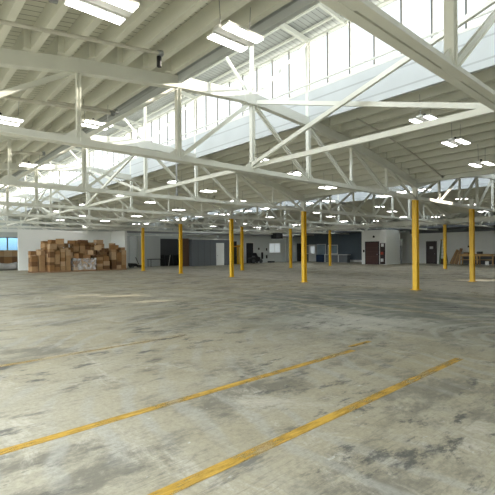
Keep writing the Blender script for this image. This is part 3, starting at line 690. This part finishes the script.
tag(MB().box(-0.06, 0.06, -0.07, 0.07, 0, 0.95).build('white_post', WHITEP, loc=(25.2, 23.75, 0)), 'short white post between navy cabinet and counter', 'post')
struct(MB().box(26.70, 26.75, 16.3, 22.6, 0, 0.28).build('baseboard_blue', WHITEP), 'white skirting along the blue-grey wall')
# block with red door
door(21.6, 15.1, 1.4, 2.2, 'y', REDDOOR, 'dark red door in the white block', frame=BLACK)
for z_ in (0.75, 1.25, 1.65): MB().box(-0.66, 0.66, -0.052, -0.046, z_, z_+0.03).build('rail', BROWNM, bpy.data.objects['door_%d' % dn[0]])
tag(MB().tube((0,0,0), (-0.05,0,0), 0.11, 14).build('alarm_bell', BLACK, loc=(21.59, 14.9, 2.75)), 'round dark alarm bell above the dark red door', 'alarm bell')
sh = thing('wall_shelf', (21.6, 13.95, 0), 'narrow shelf rack right of the dark red door', 'shelf')
MB().box(-0.04, -0.01, -0.28, 0.28, 0.05, 2.1).build('backboard', DARKDOOR, sh)
for z_ in (0.25, 0.95, 1.4): MB().box(-0.3, -0.04, -0.26, 0.26, z_, z_+0.03).build('shelf_board', BROWNM, sh)
tag(MB().box(-0.22, -0.06, -0.12, 0.1, 0, 0.3).build('white_box', WHITEP, loc=(21.6, 13.95, 0.29), bevel=0.008), 'white box on the lowest shelf by the red door', 'box')
tag(MB().box(-0.2, -0.06, -0.12, 0.12, 0, 0.26).build('red_box', paint('red_box', (0.4, 0.06, 0.03)), loc=(21.6, 13.95, 0.985), bevel=0.008), 'dull red box on the upper shelf by the red door', 'box')
tag(MB().box(-0.02, 0, -0.14, 0.14, 0, 0.3).build('paper_notice', WHITEP, loc=(21.558, 13.95, 1.75)), 'white paper notice right of the dark red door', 'notice')
tag(MB().box(-0.05, 0, -0.08, 0.08, 0, 0.25).build('switch_box', BLACK, loc=(21.6, 16.05, 1.2)), 'dark switch box left of the dark red door', 'switch box')
cgd = thing('corner_guard', (24.35, 13.55, 0), 'dark corner post with a white panel on the right edge of the block', 'corner guard')
MB().box(-0.1, 0.1, -0.08, 0.04, 0.02, 1.85).build('post', ALU, cgd); MB().box(-0.13, 0.13, -0.1, 0.04, 1.85, 2.55).build('white_panel', WHITEP, cgd)
# right wall
door(26.75, 11.52, 0.92, 2.2, 'y', DARKDOOR, 'dark brown door with a white notice in the long white wall', frame=BLACK, sign=True)
ld = thing('stepladder', (25.2, 9.75, 0), 'green stepladder standing behind the distant right column', 'stepladder', rz=0.25)
m = MB()
for y_ in (-0.32, 0.32):
    m.bar((0.1*0, y_, 0), (0, y_*0.35-0.0, 2.35), 0.08, 0.09)
m.build('front_rail', GREEN, ld)
m = MB()
for y_ in (-0.34, 0.34): m.bar((0.8, y_, 0), (0.06, y_*0.35, 2.3), 0.06, 0.08)
m.build('rear_rail', GREEN, ld)
for i in range(1, 8): t = i/8; MB().box(-0.03, 0.05, -(0.32-0.2*t), 0.32-0.2*t, 2.35*t-0.012, 2.35*t+0.012).build('step', GREEN, ld)
MB().box(-0.08, 0.14, -0.2, 0.2, 2.33, 2.38).build('top_cap', YELLOW, ld)
for i, (y_, ln, tilt) in enumerate(((9.05, 1.5, 0.42), (8.85, 1.35, 0.36), (8.6, 1.2, 0.30), (8.45, 1.55, 0.26))):
    o = MB().box(-0.02, 0.02, -0.12, 0.12, 0, ln).build('plank', WOODD if i % 2 else WOOD, loc=(26.25-0.06*i+0.0, y_+0.42, 0.04)); o.rotation_euler = (tilt, 0.14, 0)
    tag(o, 'brown plank leaning on the right wall, %s from the ladder' % ORD[i], 'plank', 'planks leaning by the workbench')
wb = thing('workbench', (25.9, 6.95, 0), 'long plywood workbench with a lower shelf against the white wall', 'workbench')
MB().box(-0.38, 0.38, -1.45, 1.5, 0.94, 1.0).build('benchtop', WOOD, wb)
MB().box(-0.34, 0.34, -1.4, 1.45, 0.45, 0.49).build('shelf', WOOD, wb)
for y_ in (-1.38, -0.1, 1.40):
    for x_ in (-0.33, 0.33): MB().box(x_-0.05, x_+0.05, y_-0.05, y_+0.05, 0, 0.94).build('leg', WOOD, wb)
MB().box(-0.37, -0.33, -1.4, 1.45, 0.80, 0.94).build('apron', WOOD, wb)
MB().box(0.30, 0.34, -1.4, 1.45, 0.05, 0.8).build('back_panel', DARKG, wb)
for i, (y_, sz, mt, nm, lab) in enumerate(((6.75, 0.22, BLACK, 'tool_bag', 'black tool bag on the workbench top'), (7.9, 0.14, WOODD, 'wood_offcut', 'wood offcut on the left part of the workbench'))):
    tag(MB().box(-0.15, 0.15, -0.22, 0.22, 0, sz).build(nm, mt, loc=(25.9, y_, 1.0), bevel=0.03), lab, nm.replace('_', ' '))
tag(MB().tube((0,0,0), (0,0,0.36), 0.15, 14).build('white_bucket', WHITEP, loc=(25.3, 5.95, 0)), 'white bucket on the floor at the right end of the workbench', 'bucket')
tag(MB().box(-0.3, 0.3, -0.25, 0.25, 0, 0.6).build('dark_crate', DARKDOOR, loc=(25.9, 5.2, 0), bevel=0.01), 'dark crate right of the workbench', 'crate')
tag(MB().box(-0.2, 0.2, -0.2, 0.2, 0, 0.5).build('brown_bin', BROWNM, loc=(26.48, 10.3, 0), bevel=0.02), 'small brown bin beside the stepladder', 'bin')
tag(MB().tube((0,0,0), (0,0,1.5), 0.02, 6).build('wall_conduit', ALU, loc=(26.72, 8.0, 1.75)), 'thin conduit on the right wall above the workbench', 'conduit')
tag(MB().box(-0.08, 0, -0.07, 0.07, 0, 0.18).build('wall_switch', BLACK, loc=(26.75, 8.0, 1.6), bevel=0.01), 'small dark switch above the left end of the workbench', 'switch')
# round duct above the carton wall's right end
dct = thing('round_duct', (-1.6, 29.4, 3.62), 'pale round duct along the top of the carton wall', 'duct')
MB().tube((0, 0, 0), (4.0, -2.2, 0), 0.2, 16).build('duct_run', STEEL, dct, smooth=True)
for t in (0.0, 0.5, 1.0): MB().tube((4.0*t-0.05, -2.2*t+0.03, 0), (4.0*t+0.05, -2.2*t-0.03, 0), 0.225, 16).build('duct_band', STEEL, dct)
